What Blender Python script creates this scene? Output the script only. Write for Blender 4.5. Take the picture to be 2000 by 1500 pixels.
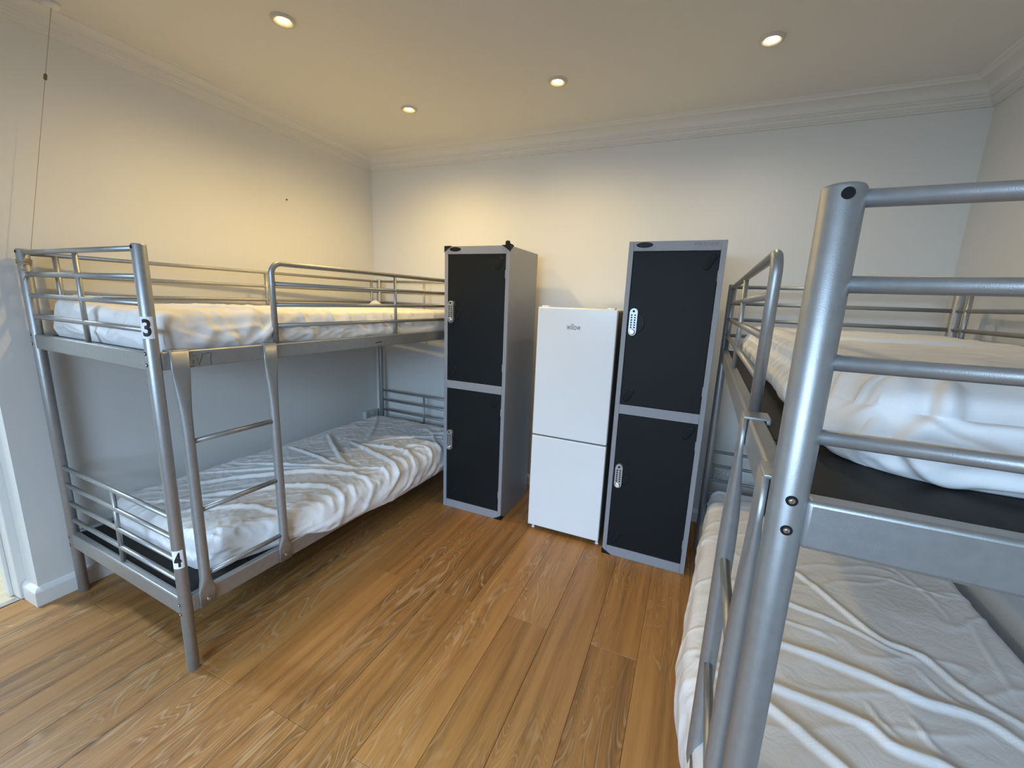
import bpy, bmesh, math
import numpy as np
from mathutils import Vector, Matrix
PI = math.pi
scene = bpy.context.scene
COL = scene.collection
for o in list(bpy.data.objects):
    bpy.data.objects.remove(o)

# ------------------------------------------------------------------ camera
F_PX = 812.4169
PITCH, YAW, ROLL = math.radians(-11.3009), math.radians(-23.0146), math.radians(-2.2369)
CAM = Vector((2.6188, -2.9735, 1.4571))
cam_data = bpy.data.cameras.new('camera')
cam_data.sensor_fit = 'HORIZONTAL'
cam_data.sensor_width = 36.0
cam_data.lens = F_PX / 2000.0 * 36.0
cam_data.clip_start = 0.02
cam = bpy.data.objects.new('camera', cam_data)
COL.objects.link(cam)
Rm = Matrix.Rotation(-YAW, 3, 'Z') @ Matrix.Rotation(PITCH, 3, 'X') @ Matrix.Rotation(ROLL, 3, 'Y')
right, fwd, up = Rm.col[0], Rm.col[1], Rm.col[2]
M3 = Matrix((right, up, -fwd)).transposed()
cam.matrix_world = Matrix.Translation(CAM) @ M3.to_4x4()
scene.camera = cam

# ------------------------------------------------------------------ room sizes (metres)
RW, HC, HT = 3.8386, 2.4686, 2.57          # right wall x, cornice bottom, ceiling
CD_L, CD_B, CD_R = 0.08, 0.14, 0.14        # cornice projections
YF = -4.5                                  # front wall (behind the camera)
YE = -2.27                                 # end of left wall, doorway begins
YD = -3.15                                 # other side of doorway
WIN = (0.9, 2.9, 0.75, 2.15)               # window in the front wall x0,x1,z0,z1

# ------------------------------------------------------------------ world, daylight, exposure
world = bpy.data.worlds.new('sky')
scene.world = world
world.use_nodes = True
bg = world.node_tree.nodes['Background']
bg.inputs['Color'].default_value = (0.62, 0.78, 1.0, 1)
bg.inputs['Strength'].default_value = 1.0

def area(name, loc, rot, sx, sy, power, color):
    d = bpy.data.lights.new(name, 'AREA')
    d.shape = 'RECTANGLE'
    d.size, d.size_y = sx, sy
    d.energy = power
    d.color = color
    o = bpy.data.objects.new(name, d)
    o.location = loc
    o.rotation_euler = rot
    COL.objects.link(o)
    return o

# daylight: the bright sky outside the front window; an added spotlight stands in for the daylight of the hall
SKY = (0.50, 0.73, 1.0)
area('window_daylight', ((WIN[0] + WIN[1]) / 2, YF - 2.2, 2.75), (math.radians(90 - 24), 0, 0), 4.2, 2.6, 1080.0, SKY)

vs = scene.view_settings
vs.view_transform = 'Standard'
vs.look = 'None'
vs.gamma = 1.0
vs.use_curve_mapping = False
vs.exposure = -0.17
scene.display_settings.display_device = 'sRGB'
scene.cycles.use_denoising = True
scene.cycles.max_bounces = 8
scene.cycles.diffuse_bounces = 5
scene.cycles.sample_clamp_indirect = 6.0

# ------------------------------------------------------------------ materials
def srgb(h):
    h = h.lstrip('#')
    c = [int(h[i:i + 2], 16) / 255 for i in (0, 2, 4)]
    return tuple(x / 12.92 if x <= 0.04045 else ((x + 0.055) / 1.055) ** 2.4 for x in c) + (1.0,)

class NT:
    def __init__(self, name):
        self.m = bpy.data.materials.new(name)
        self.m.use_nodes = True
        self.t = self.m.node_tree
        self.b = self.t.nodes['Principled BSDF']
    def n(self, kind, **kw):
        nd = self.t.nodes.new('ShaderNode' + kind)
        for k, v in kw.items():
            if k in nd.inputs:
                nd.inputs[k].default_value = v
            else:
                setattr(nd, k, v)
        return nd
    def l(self, a, b):
        self.t.links.new(a, b)
    def math(self, op, a, b=None, c=None):
        nd = self.t.nodes.new('ShaderNodeMath')
        nd.operation = op
        for i, x in enumerate((a, b, c)):
            if x is None:
                continue
            if hasattr(x, 'is_linked'):
                self.l(x, nd.inputs[i])
            else:
                nd.inputs[i].default_value = x
        return nd.outputs[0]

def simple(name, col, rough=0.5, metal=0.0, spec=0.5, noise=0.0, nscale=40, bump=0.0, bscale=200, coat=0.0):
    t = NT(name)
    t.b.inputs['Roughness'].default_value = rough
    t.b.inputs['Metallic'].default_value = metal
    t.b.inputs['Specular IOR Level'].default_value = spec
    t.b.inputs['Coat Weight'].default_value = coat
    t.b.inputs['Base Color'].default_value = col
    tc = t.n('TexCoord')
    if noise > 0:
        nz = t.n('TexNoise', Scale=nscale, Detail=4.0)
        t.l(tc.outputs['Object'], nz.inputs['Vector'])
        rp = t.n('ValToRGB')
        rp.color_ramp.elements[0].position = 0.3
        rp.color_ramp.elements[1].position = 0.7
        rp.color_ramp.elements[0].color = tuple(c * (1 - noise) for c in col[:3]) + (1,)
        rp.color_ramp.elements[1].color = tuple(min(1, c * (1 + noise)) for c in col[:3]) + (1,)
        t.l(nz.outputs['Fac'], rp.inputs['Fac'])
        t.l(rp.outputs['Color'], t.b.inputs['Base Color'])
    if bump > 0:
        n2 = t.n('TexNoise', Scale=bscale, Detail=3.0)
        t.l(tc.outputs['Object'], n2.inputs['Vector'])
        bp = t.n('Bump', Strength=bump, Distance=0.002)
        t.l(n2.outputs['Fac'], bp.inputs['Height'])
        t.l(bp.outputs['Normal'], t.b.inputs['Normal'])
    return t.m

MAT = {}
MAT['wall'] = simple('white_wall_paint', (0.72, 0.712, 0.685, 1), 0.75, noise=0.012, nscale=2.5, bump=0.12, bscale=160)
MAT['ceiling'] = simple('ceiling_paint', (0.72, 0.71, 0.675, 1), 0.85, noise=0.01, nscale=2)
MAT['trim'] = simple('white_gloss_trim', (0.78, 0.77, 0.75, 1), 0.4, noise=0.01, nscale=6)
MAT['silver'] = simple('silver_powder_coat', (0.37, 0.373, 0.373, 1), 0.42, metal=0.68, noise=0.05, nscale=60, bump=0.10, bscale=900)
MAT['chrome'] = simple('bright_steel', (0.7, 0.7, 0.7, 1), 0.22, metal=1.0)
MAT['black'] = simple('black_plastic', (0.006, 0.006, 0.0065, 1), 0.5, spec=0.25)
MAT['hole'] = simple('dark_opening', (0.004, 0.004, 0.004, 1), 0.9)
MAT['locker_grey'] = simple('locker_grey_paint', (0.285, 0.288, 0.31, 1), 0.5, noise=0.02, nscale=20, bump=0.05, bscale=600)
MAT['locker_door'] = simple('locker_anthracite_paint', (0.0075, 0.0092, 0.0105, 1), 0.55, spec=0.22, noise=0.06, nscale=14, bump=0.05, bscale=700)
MAT['lock_metal'] = simple('lock_silver', (0.42, 0.42, 0.42, 1), 0.4, metal=0.7)
MAT['fridge'] = simple('fridge_white_enamel', (0.85, 0.855, 0.86, 1), 0.22, noise=0.006, nscale=3)
MAT['fridge_side'] = simple('fridge_side_grey', (0.16, 0.155, 0.14, 1), 0.5)
MAT['gasket'] = simple('fridge_gasket_grey', (0.10, 0.10, 0.10, 1), 0.7)
MAT['ink'] = simple('black_ink', (0.01, 0.01, 0.01, 1), 0.6)
MAT['grey_ink'] = simple('grey_print', (0.09, 0.09, 0.09, 1), 0.5)
MAT['emboss'] = simple('locker_grey_emboss', (0.20, 0.20, 0.215, 1), 0.5)
MAT['paper'] = simple('sticker_white', (0.82, 0.82, 0.84, 1), 0.5)
MAT['cord'] = simple('brown_cord', (0.42, 0.34, 0.22, 1), 0.8)
MAT['cord_bead'] = simple('cord_connector', (0.16, 0.12, 0.06, 1), 0.4, metal=0.4)
MAT['socket'] = simple('socket_plastic', (0.52, 0.52, 0.51, 1), 0.45)
MAT['lamp_ring'] = simple('lamp_ring_white', (0.62, 0.58, 0.50, 1), 0.4)
MAT['upvc'] = simple('window_frame_white', (0.8, 0.8, 0.8, 1), 0.35)

def board_material():
    t = NT('black_board')
    t.b.inputs['Roughness'].default_value = 0.6
    t.b.inputs['Specular IOR Level'].default_value = 0.25
    tc = t.n('TexCoord')
    mp = t.n('Mapping')
    mp.inputs['Scale'].default_value = (14, 1.2, 1)
    t.l(tc.outputs['Object'], mp.inputs['Vector'])
    nz = t.n('TexNoise', Scale=3.0, Detail=6.0)
    t.l(mp.outputs['Vector'], nz.inputs['Vector'])
    rp = t.n('ValToRGB')
    rp.color_ramp.elements[0].position = 0.35
    rp.color_ramp.elements[1].position = 0.75
    rp.color_ramp.elements[0].color = (0.0075, 0.0068, 0.006, 1)
    rp.color_ramp.elements[1].color = (0.019, 0.016, 0.0135, 1)
    t.l(nz.outputs['Fac'], rp.inputs['Fac'])
    t.l(rp.outputs['Color'], t.b.inputs['Base Color'])
    return t.m
MAT['board'] = board_material()

def wood_material(name, dark, mid, light, pale):
    """oak laminate: growth-ring contour lines of a stretched noise, fine pores, a tone of its own for every plank"""
    t = NT(name)
    tc = t.n('TexCoord')
    oi = t.n('ObjectInfo')
    off = t.n('VectorMath', operation='SCALE')
    off.inputs[0].default_value = (37.0, 91.0, 53.0)
    t.l(oi.outputs['Random'], off.inputs['Scale'])
    add = t.n('VectorMath', operation='ADD')
    t.l(tc.outputs['Object'], add.inputs[0])
    t.l(off.outputs[0], add.inputs[1])
    def mapped(sx, sy):
        mp = t.n('Mapping')
        mp.inputs['Scale'].default_value = (sx, sy, 1)
        t.l(add.outputs[0], mp.inputs['Vector'])
        return mp.outputs['Vector']
    rings = t.n('TexNoise', Scale=1.0, Detail=2.0, Roughness=0.45, Distortion=0.35)
    t.l(mapped(8.0, 1.5), rings.inputs['Vector'])
    ang = t.math('MULTIPLY', rings.outputs['Fac'], 96.0)
    s = t.math('SINE', ang)
    line = t.math('POWER', t.math('MULTIPLY_ADD', s, 0.5, 0.5), 5.0)
    zone = t.n('TexNoise', Scale=1.0, Detail=2.0)
    t.l(mapped(4.0, 0.9), zone.inputs['Vector'])
    zr = t.n('ValToRGB')
    zr.color_ramp.elements[0].position = 0.38
    zr.color_ramp.elements[1].position = 0.60
    t.l(zone.outputs['Fac'], zr.inputs['Fac'])
    pores = t.n('TexNoise', Scale=1.0, Detail=5.0, Roughness=0.7)
    t.l(mapped(170.0, 7.0), pores.inputs['Vector'])
    streak = t.n('TexNoise', Scale=1.0, Detail=3.0)
    t.l(mapped(26.0, 0.9), streak.inputs['Vector'])
    # base tone
    ramp = t.n('ValToRGB')
    e = ramp.color_ramp.elements
    e[0].position, e[1].position = 0.25, 0.75
    e[0].color, e[1].color = dark, light
    em = e.new(0.5)
    em.color = mid
    v = t.math('ADD', t.math('MULTIPLY', streak.outputs['Fac'], 0.68), t.math('MULTIPLY', pores.outputs['Fac'], 0.35))
    v = t.math('ADD', v, t.math('MULTIPLY_ADD', oi.outputs['Random'], 0.16, -0.05))
    v = t.math('SUBTRACT', v, t.math('MULTIPLY', t.math('MULTIPLY', t.math('MULTIPLY_ADD', s, 0.5, 0.5), zr.outputs['Color']), 0.22))
    t.l(v, ramp.inputs['Fac'])
    mix = t.n('MixRGB', blend_type='MIX')
    mix.inputs['Color2'].default_value = pale
    t.l(ramp.outputs['Color'], mix.inputs['Color1'])
    pl = t.math('MULTIPLY', t.math('MULTIPLY', line, zr.outputs['Color']), t.math('MULTIPLY', pores.outputs['Fac'], 0.95))
    t.l(pl, mix.inputs['Fac'])
    t.l(mix.outputs['Color'], t.b.inputs['Base Color'])
    t.b.inputs['Roughness'].default_value = 0.40
    t.b.inputs['Specular IOR Level'].default_value = 0.5
    bp = t.n('Bump', Strength=0.18, Distance=0.0008)
    t.l(pores.outputs['Fac'], bp.inputs['Height'])
    t.l(bp.outputs['Normal'], t.b.inputs['Normal'])
    return t.m
MAT['oak'] = wood_material('oak_laminate', (0.125, 0.056, 0.017, 1), (0.300, 0.140, 0.041, 1), (0.415, 0.206, 0.064, 1), (0.60, 0.38, 0.19, 1))
MAT['pale_oak'] = wood_material('pale_hall_laminate', (0.44, 0.34, 0.21, 1), (0.58, 0.47, 0.31, 1), (0.68, 0.57, 0.40, 1), (0.72, 0.62, 0.45, 1))
MAT['subfloor'] = simple('dark_joint', (0.05, 0.03, 0.015, 1), 0.9)

def cloth_material(name, col, rough, sheen, bump, scale):
    t = NT(name)
    t.b.inputs['Base Color'].default_value = col
    t.b.inputs['Roughness'].default_value = rough
    t.b.inputs['Specular IOR Level'].default_value = sheen
    tc = t.n('TexCoord')
    nz = t.n('TexNoise', Scale=scale, Detail=5.0, Roughness=0.55, Distortion=1.2)
    t.l(tc.outputs['Object'], nz.inputs['Vector'])
    bp = t.n('Bump', Strength=bump, Distance=0.01)
    t.l(nz.outputs['Fac'], bp.inputs['Height'])
    t.l(bp.outputs['Normal'], t.b.inputs['Normal'])
    return t.m
MAT['sheet'] = cloth_material('white_cotton_sheet', (0.80, 0.785, 0.775, 1), 0.75, 0.25, 0.22, 16)
MAT['satin'] = cloth_material('white_satin_sheet', (0.83, 0.825, 0.83, 1), 0.38, 0.5, 0.34, 15)

def emission(name, col, strength):
    t = NT(name)
    t.b.inputs['Base Color'].default_value = (0, 0, 0, 1)
    t.b.inputs['Emission Color'].default_value = col
    t.b.inputs['Emission Strength'].default_value = strength
    return t.m

def pane_material():
    t = NT('window_glass')
    t.t.nodes.remove(t.b)
    tr = t.n('BsdfTransparent')
    gl = t.n('BsdfGlossy', Roughness=0.02)
    mx = t.n('MixShader')
    mx.inputs[0].default_value = 0.06
    t.l(tr.outputs[0], mx.inputs[1])
    t.l(gl.outputs[0], mx.inputs[2])
    t.l(mx.outputs[0], t.t.nodes['Material Output'].inputs[0])
    return t.m
MAT['glass'] = pane_material()

# ------------------------------------------------------------------ object helpers
def link(name, mesh, mat, parent=None):
    o = bpy.data.objects.new(name, mesh)
    COL.objects.link(o)
    if mat is not None:
        mesh.materials.clear()
        mesh.materials.append(MAT[mat] if isinstance(mat, str) else mat)
    if parent is not None:
        o.parent = parent
    return o

def tag(o, label, cat, group=None):
    o['label'] = label
    o['category'] = cat
    if group:
        o['group'] = group
    return o

def thing(name, label, cat, loc=(0, 0, 0), rz=0.0, group=None):
    o = bpy.data.objects.new(name, None)
    o.empty_display_size = 0.1
    o.location = loc
    o.rotation_euler = (0, 0, rz)
    COL.objects.link(o)
    return tag(o, label, cat, group)

def from_bm(name, bm, mat, parent=None, smooth=None):
    bmesh.ops.recalc_face_normals(bm, faces=bm.faces)
    me = bpy.data.meshes.new(name)
    bm.to_mesh(me)
    bm.free()
    if smooth:
        for pl in me.polygons:
            pl.use_smooth = True
    return link(name, me, mat, parent)

def add_box(bm, lo, hi, bevel=0.0, seg=2):
    x0, y0, z0 = [min(a, b) for a, b in zip(lo, hi)]
    x1, y1, z1 = [max(a, b) for a, b in zip(lo, hi)]
    vs_ = [bm.verts.new(c) for c in ((x0, y0, z0), (x1, y0, z0), (x1, y1, z0), (x0, y1, z0), (x0, y0, z1), (x1, y0, z1), (x1, y1, z1), (x0, y1, z1))]
    fs = [bm.faces.new([vs_[i] for i in f]) for f in ((0, 3, 2, 1), (4, 5, 6, 7), (0, 1, 5, 4), (1, 2, 6, 5), (2, 3, 7, 6), (3, 0, 4, 7))]
    if bevel > 0:
        es = list({e for f in fs for e in f.edges})
        r = bmesh.ops.bevel(bm, geom=es, offset=bevel, segments=seg, affect='EDGES', profile=0.5)
        for f in r['faces']:
            f.smooth = True
    return fs

def box(name, lo, hi, mat, parent=None, bevel=0.0, seg=2):
    bm = bmesh.new()
    add_box(bm, lo, hi, bevel, seg)
    return from_bm(name, bm, mat, parent)

def add_loft(bm, sections, smooth=True, cap=True):
    """sections: list of rings (lists of Vector) of equal length"""
    rings = [[bm.verts.new(p) for p in s] for s in sections]
    n = len(rings[0])
    for a, b in zip(rings[:-1], rings[1:]):
        for i in range(n):
            f = bm.faces.new((a[i], a[(i + 1) % n], b[(i + 1) % n], b[i]))
            f.smooth = smooth
    if cap:
        bm.faces.new(rings[0])
        bm.faces.new(list(reversed(rings[-1])))

def tube_rings(pts, r, n=14):
    pts = [Vector(p) for p in pts]
    T = []
    for i in range(len(pts)):
        a = pts[max(i - 1, 0)]
        b = pts[min(i + 1, len(pts) - 1)]
        T.append((b - a).normalized())
    ref = Vector((0, 0, 1)) if abs(T[0].z) < 0.9 else Vector((1, 0, 0))
    nrm = (ref - T[0] * ref.dot(T[0])).normalized()
    out = []
    for i, p in enumerate(pts):
        if i:
            nrm = (nrm - T[i] * nrm.dot(T[i])).normalized()
        bi = T[i].cross(nrm)
        rr = r[i] if isinstance(r, (list, tuple)) else r
        out.append([p + nrm * (rr * math.cos(2 * PI * k / n)) + bi * (rr * math.sin(2 * PI * k / n)) for k in range(n)])
    return out

def tube(name, pts, r, mat, parent=None, n=14):
    bm = bmesh.new()
    add_loft(bm, tube_rings(pts, r, n))
    return from_bm(name, bm, mat, parent)

def struct(o):
    o['kind'] = 'structure'
    return o

# ------------------------------------------------------------------ the room
floor = struct(box('floor', (-0.125, YF, -0.06), (RW, 0, -0.012), 'subfloor'))
# laminate planks, 0.197 m wide, half-bond
PW, PL = 0.197, 1.568
plank_meshes = {}
def plank(x0, x1, y0, y1, mat='oak', parent=None, zt=0.0):
    key = (round(x1 - x0, 3), round(y1 - y0, 3), mat)
    if key not in plank_meshes:
        bm = bmesh.new()
        w, l, g, c, h = (x1 - x0) / 2, (y1 - y0) / 2, 0.0004, 0.0012, 0.012
        w -= g
        l -= g
        lo = [bm.verts.new((sx * w, sy * l, -h)) for sx, sy in ((-1, -1), (1, -1), (1, 1), (-1, 1))]
        md = [bm.verts.new((sx * w, sy * l, -c)) for sx, sy in ((-1, -1), (1, -1), (1, 1), (-1, 1))]
        tp = [bm.verts.new((sx * (w - c), sy * (l - c), 0)) for sx, sy in ((-1, -1), (1, -1), (1, 1), (-1, 1))]
        bm.faces.new(tp)
        bm.faces.new(list(reversed(lo)))
        for i in range(4):
            j = (i + 1) % 4
            bm.faces.new((lo[i], lo[j], md[j], md[i]))
            bm.faces.new((md[i], md[j], tp[j], tp[i]))
        bmesh.ops.recalc_face_normals(bm, faces=bm.faces)
        me = bpy.data.meshes.new('plank')
        bm.to_mesh(me)
        bm.free()
        me.materials.append(MAT[mat])
        plank_meshes[key] = me
    o = bpy.data.objects.new('plank', plank_meshes[key])
    o.location = ((x0 + x1) / 2, (y0 + y1) / 2, zt)
    COL.objects.link(o)
    o.parent = parent
    return o
n = -1
while n * PW < RW:
    xa, xb = max(n * PW, -0.125), min((n + 1) * PW, RW)
    yj = (-1.385 if n % 2 == 0 else -2.168)
    cuts = sorted({YF, 0.0} | {yj + k * PL for k in range(-4, 5) if YF + 0.05 < yj + k * PL < -0.05})
    ylim = (YD, YE) if xb <= 0.001 else (YF, 0.0)
    for a, b in zip(cuts[:-1], cuts[1:]):
        a2, b2 = max(a, ylim[0]), min(b, ylim[1])
        if b2 - a2 > 0.05:
            plank(xa, xb, a2, b2, 'oak', floor)
    n += 1

def wall_box(name, lo, hi, mat='wall'):
    return struct(box(name, lo, hi, mat))
T_ = 0.12
wall_box('wall_back', (-T_, 0, -0.06), (RW + T_, T_, HT + 0.1))
wall_box('wall_right', (RW, YF, -0.06), (RW + T_, 0, HT + 0.1))
# left wall with the doorway
bm = bmesh.new()
add_box(bm, (-0.115, YE, -0.06), (0, 0, HT + 0.1))
add_box(bm, (-0.115, YF, -0.06), (0, YD, HT + 0.1))
add_box(bm, (-0.115, YD, 2.05), (0, YE, HT + 0.1))
struct(from_bm('wall_left', bm, 'wall'))
# front wall with the window
bm = bmesh.new()
add_box(bm, (-T_, YF - T_, -0.06), (WIN[0], YF, HT + 0.1))
add_box(bm, (WIN[1], YF - T_, -0.06), (RW + T_, YF, HT + 0.1))
add_box(bm, (WIN[0], YF - T_, -0.06), (WIN[1], YF, WIN[2]))
add_box(bm, (WIN[0], YF - T_, WIN[3]), (WIN[1], YF, HT + 0.1))
struct(from_bm('wall_front', bm, 'wall'))
struct(box('ceiling', (-0.115, YF, HT), (RW, 0, HT + 0.1), 'ceiling'))
# window
bm = bmesh.new()
wf = 0.06
yw0, yw1 = YF - 0.1, YF - 0.04
for lo, hi in (((WIN[0], WIN[2]), (WIN[0] + wf, WIN[3])), ((WIN[1] - wf, WIN[2]), (WIN[1], WIN[3])), ((WIN[0], WIN[2]), (WIN[1], WIN[2] + wf)),
               ((WIN[0], WIN[3] - wf), (WIN[1], WIN[3])), (((WIN[0] + WIN[1]) / 2 - 0.035, WIN[2]), ((WIN[0] + WIN[1]) / 2 + 0.035, WIN[3]))):
    add_box(bm, (lo[0], yw0, lo[1]), (hi[0], yw1, hi[1]), 0.006)
win = struct(from_bm('window_1', bm, 'upvc'))
for a, b in ((WIN[0] + wf, (WIN[0] + WIN[1]) / 2 - 0.035), ((WIN[0] + WIN[1]) / 2 + 0.035, WIN[1] - wf)):
    box('pane', (a, YF - 0.075, WIN[2] + wf), (b, YF - 0.07, WIN[3] - wf), 'glass', win)
box('window_sill', (WIN[0] - 0.05, YF - 0.04, WIN[2] - 0.03), (WIN[1] + 0.05, YF + 0.12, WIN[2]), 'upvc', win, 0.006)

# cornice: one profile run along each wall, mitred
prof = [(0.0, 0.0), (0.10, 0.0), (0.10, 0.07), (0.17, 0.10), (0.17, 0.17), (0.22, 0.20), (0.23, 0.33), (0.31, 0.36), (0.31, 0.43), (0.37, 0.46), (0.37, 0.50)]
for k in range(1, 8):                       # cove
    a = k / 8 * PI / 2
    prof.append((0.37 + 0.45 * (1 - math.cos(a)), 0.50 + 0.34 * math.sin(a)))
prof += [(0.82, 0.84), (0.84, 0.90), (0.90, 0.95), (0.96, 0.96), (1.0, 1.0)]
DZ = HT - HC
def cornice(name, P0, P1, inward, c, c0, c1):
    """P0,P1 wall corners; c projection; c0,c1 projections of the neighbours for the mitres"""
    d = (Vector(P1) - Vector(P0)).normalized()
    nin = Vector(inward)
    bm = bmesh.new()
    A, B = [], []
    for (s, t) in prof:
        z = HC + t * DZ
        a = Vector(P0) + nin * (s * c) + d * (s * c0)
        b = Vector(P1) + nin * (s * c) - d * (s * c1)
        A.append(bm.verts.new((a.x, a.y, z)))
        B.append(bm.verts.new((b.x, b.y, z)))
    a = bm.verts.new((P0[0], P0[1], HT))
    b = bm.verts.new((P1[0], P1[1], HT))
    A.append(a)
    B.append(b)
    m = len(A)
    for i in range(m):
        j = (i + 1) % m
        bm.faces.new((A[i], A[j], B[j], B[i]))
    bm.faces.new(A)
    bm.faces.new(list(reversed(B)))
    struct(from_bm(name, bm, 'ceiling'))
cornice('trim_1', (0, 0, 0), (0, YF, 0), (1, 0, 0), CD_L, CD_B, CD_B)
cornice('trim_2', (0, 0, 0), (RW, 0, 0), (0, -1, 0), CD_B, CD_L, CD_R)
cornice('trim_3', (RW, 0, 0), (RW, YF, 0), (-1, 0, 0), CD_R, CD_B, CD_B)
cornice('trim_4', (0, YF, 0), (RW, YF, 0), (0, 1, 0), CD_B, CD_L, CD_R)

# skirting boards
def skirting(name, pts, h=0.09, t=0.018):
    """pts: plan polyline of the wall face; the board stands to the right of the direction of travel"""
    bm = bmesh.new()
    pr = [(0, 0), (t, 0), (t, h - 0.022), (t * 0.75, h - 0.012), (t * 0.45, h - 0.004), (0, h)]
    P = [Vector((x, y, 0)) for x, y in pts]
    rings = []
    for i, p in enumerate(P):
        ds = []
        if i > 0:
            ds.append((P[i] - P[i - 1]).normalized())
        if i < len(P) - 1:
            ds.append((P[i + 1] - P[i]).normalized())
        ns = [Vector((d.y, -d.x, 0)) for d in ds]
        if len(ns) == 2:
            off = (ns[0] + ns[1]) / (1 + ns[0].dot(ns[1]))
        else:
            off = ns[0]
        rings.append([p + off * a + Vector((0, 0, z)) for a, z in pr])
    add_loft(bm, rings, smooth=False)
    struct(from_bm(name, bm, 'trim'))
skirting('baseboard_left', [(-0.112, YE), (0, YE), (0, -0.0)][::1])
skirting('baseboard_back', [(0.018, 0), (RW - 0.018, 0)])
skirting('baseboard_right', [(RW, 0), (RW, YF)])
skirting('baseboard_front', [(RW - 0.018, YF), (0.018, YF)])
skirting('baseboard_left_front', [(0, YF), (0, YD), (-0.112, YD)])

# doorway: lining, header, threshold (part of the setting)
bm = bmesh.new()
add_box(bm, (-0.26, YE - 0.028, 0), (-0.116, YE + 0.06, 2.06), 0.004)
door = struct(from_bm('door_1', bm, 'trim'))
box('jamb', (-0.26, YD - 0.06, 0), (-0.116, YD + 0.028, 2.06), 'trim', door, 0.004)
box('header', (-0.26, YD + 0.028, 2.02), (-0.116, YE - 0.028, 2.06), 'trim', door, 0.004)
box('door_stop', (-0.225, YE - 0.042, 0), (-0.185, YE - 0.028, 2.02), 'trim', door, 0.003)
box('threshold', (-0.148, YD + 0.03, 0.0005), (-0.118, YE - 0.03, 0.007), 'chrome', door, 0.003)
# hall behind the doorway
hall = struct(box('floor_hall', (-1.7, -4.4, -0.06), (-0.125, -1.0, -0.012), 'subfloor'))
k = 0
x = -0.125
while x > -1.6:
    xa = max(x - 0.19, -1.7)
    cuts = [-4.4, -3.35 + (0.43 if k % 2 else 0.0), -2.42 + (0.43 if k % 2 else 0.0), -1.0]
    for a, b in zip(cuts[:-1], cuts[1:]):
        plank(xa, x, a, b, 'pale_oak', hall, -0.0005)
    x -= 0.19
    k += 1
wall_box('wall_hall', (-1.82, -4.4, -0.06), (-1.7, -1.0, HT + 0.1))
wall_box('wall_hall_end', (-1.7, -1.0, -0.06), (-0.115, -0.88, HT + 0.1))
wall_box('wall_hall_start', (-1.7, -4.52, -0.06), (-0.115, -4.4, HT + 0.1))
struct(box('ceiling_hall', (-1.7, -4.4, HT), (-0.115, -1.0, HT + 0.1), 'ceiling'))

# ------------------------------------------------------------------ downlights
def downlight(x, y, label, color, power, em=40.0, angle=165, blend=1.0, soft=0.022):
    t = thing('downlight', label, 'ceiling light', (x, y, HT), 0, 'recessed ceiling spotlights')
    bm = bmesh.new()
    pr = [(0.024, -0.0008), (0.036, -0.0105), (0.040, -0.0115), (0.046, -0.0095), (0.050, 0.0)]
    N = 32
    rings = [[Vector((r * math.cos(2 * PI * i / N), r * math.sin(2 * PI * i / N), z)) for i in range(N)] for r, z in pr]
    add_loft(bm, rings, cap=False)
    from_bm('trim_ring', bm, 'lamp_ring', t)
    bm = bmesh.new()
    pr = [(0.0245, -0.0006), (0.022, -0.0018), (0.016, -0.0028), (0.008, -0.0032)]
    rings = [[Vector((r * math.cos(2 * PI * i / N), r * math.sin(2 * PI * i / N), z)) for i in range(N)] for r, z in pr]
    add_loft(bm, rings)
    from_bm('lamp_lens', bm, emission('lamp_glow', tuple(color) + (1,), em), t)
    d = bpy.data.lights.new('lamp_beam', 'SPOT')
    d.energy = power
    d.color = color
    d.spot_size = math.radians(angle)
    d.spot_blend = blend
    d.shadow_soft_size = soft
    o = bpy.data.objects.new('lamp_beam', d)
    o.location = (0, 0, -0.032)
    COL.objects.link(o)
    o.parent = t
    return t
WARM, MIDW, NEUT = (1.0, 0.70, 0.26), (1.0, 0.74, 0.34), (1.0, 0.85, 0.60)
downlight(0.9083, -1.537, 'warm recessed ceiling spotlight above the near half of the numbered bunk bed', WARM, 42)
downlight(0.9005, -0.6812, 'warm recessed ceiling spotlight in front of the corner above the numbered bunk bed', WARM, 42)
downlight(1.8411, -0.7012, 'warm recessed ceiling spotlight above the gap between the two lockers', MIDW, 31)
downlight(2.7858, -0.7406, 'whiter recessed ceiling spotlight above the head of the bunk bed without number stickers', NEUT, 18)
downlight(-0.85, -2.6, 'added unseen spotlight standing in for daylight in the hall beyond the doorway', (0.66, 0.84, 1.0), 330, soft=0.12)  # unseen lamp added to spill cool daylight from the hall through the doorway

# ------------------------------------------------------------------ bunk beds
W2, L2, BH = 0.4624, 1.019, 1.5893
ZT = (1.5757, 1.4883, 1.4029, 1.3158)
ZB = (0.6381, 0.5540, 0.4644, 0.3812)
RU0, RU1, RL0, RL1 = 1.2413, 1.1795, 0.3130, 0.2416
PR, BR = 0.0203, 0.0093

def superring(cu, cv, z, hu, hv, e, n=20):
    out = []
    for k in range(n):
        a = 2 * PI * k / n
        c, s = math.cos(a), math.sin(a)
        out.append(Vector((cu + hu * math.copysign(abs(c) ** (2 / e), c), cv + hv * math.copysign(abs(s) ** (2 / e), s), z)))
    return out

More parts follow.
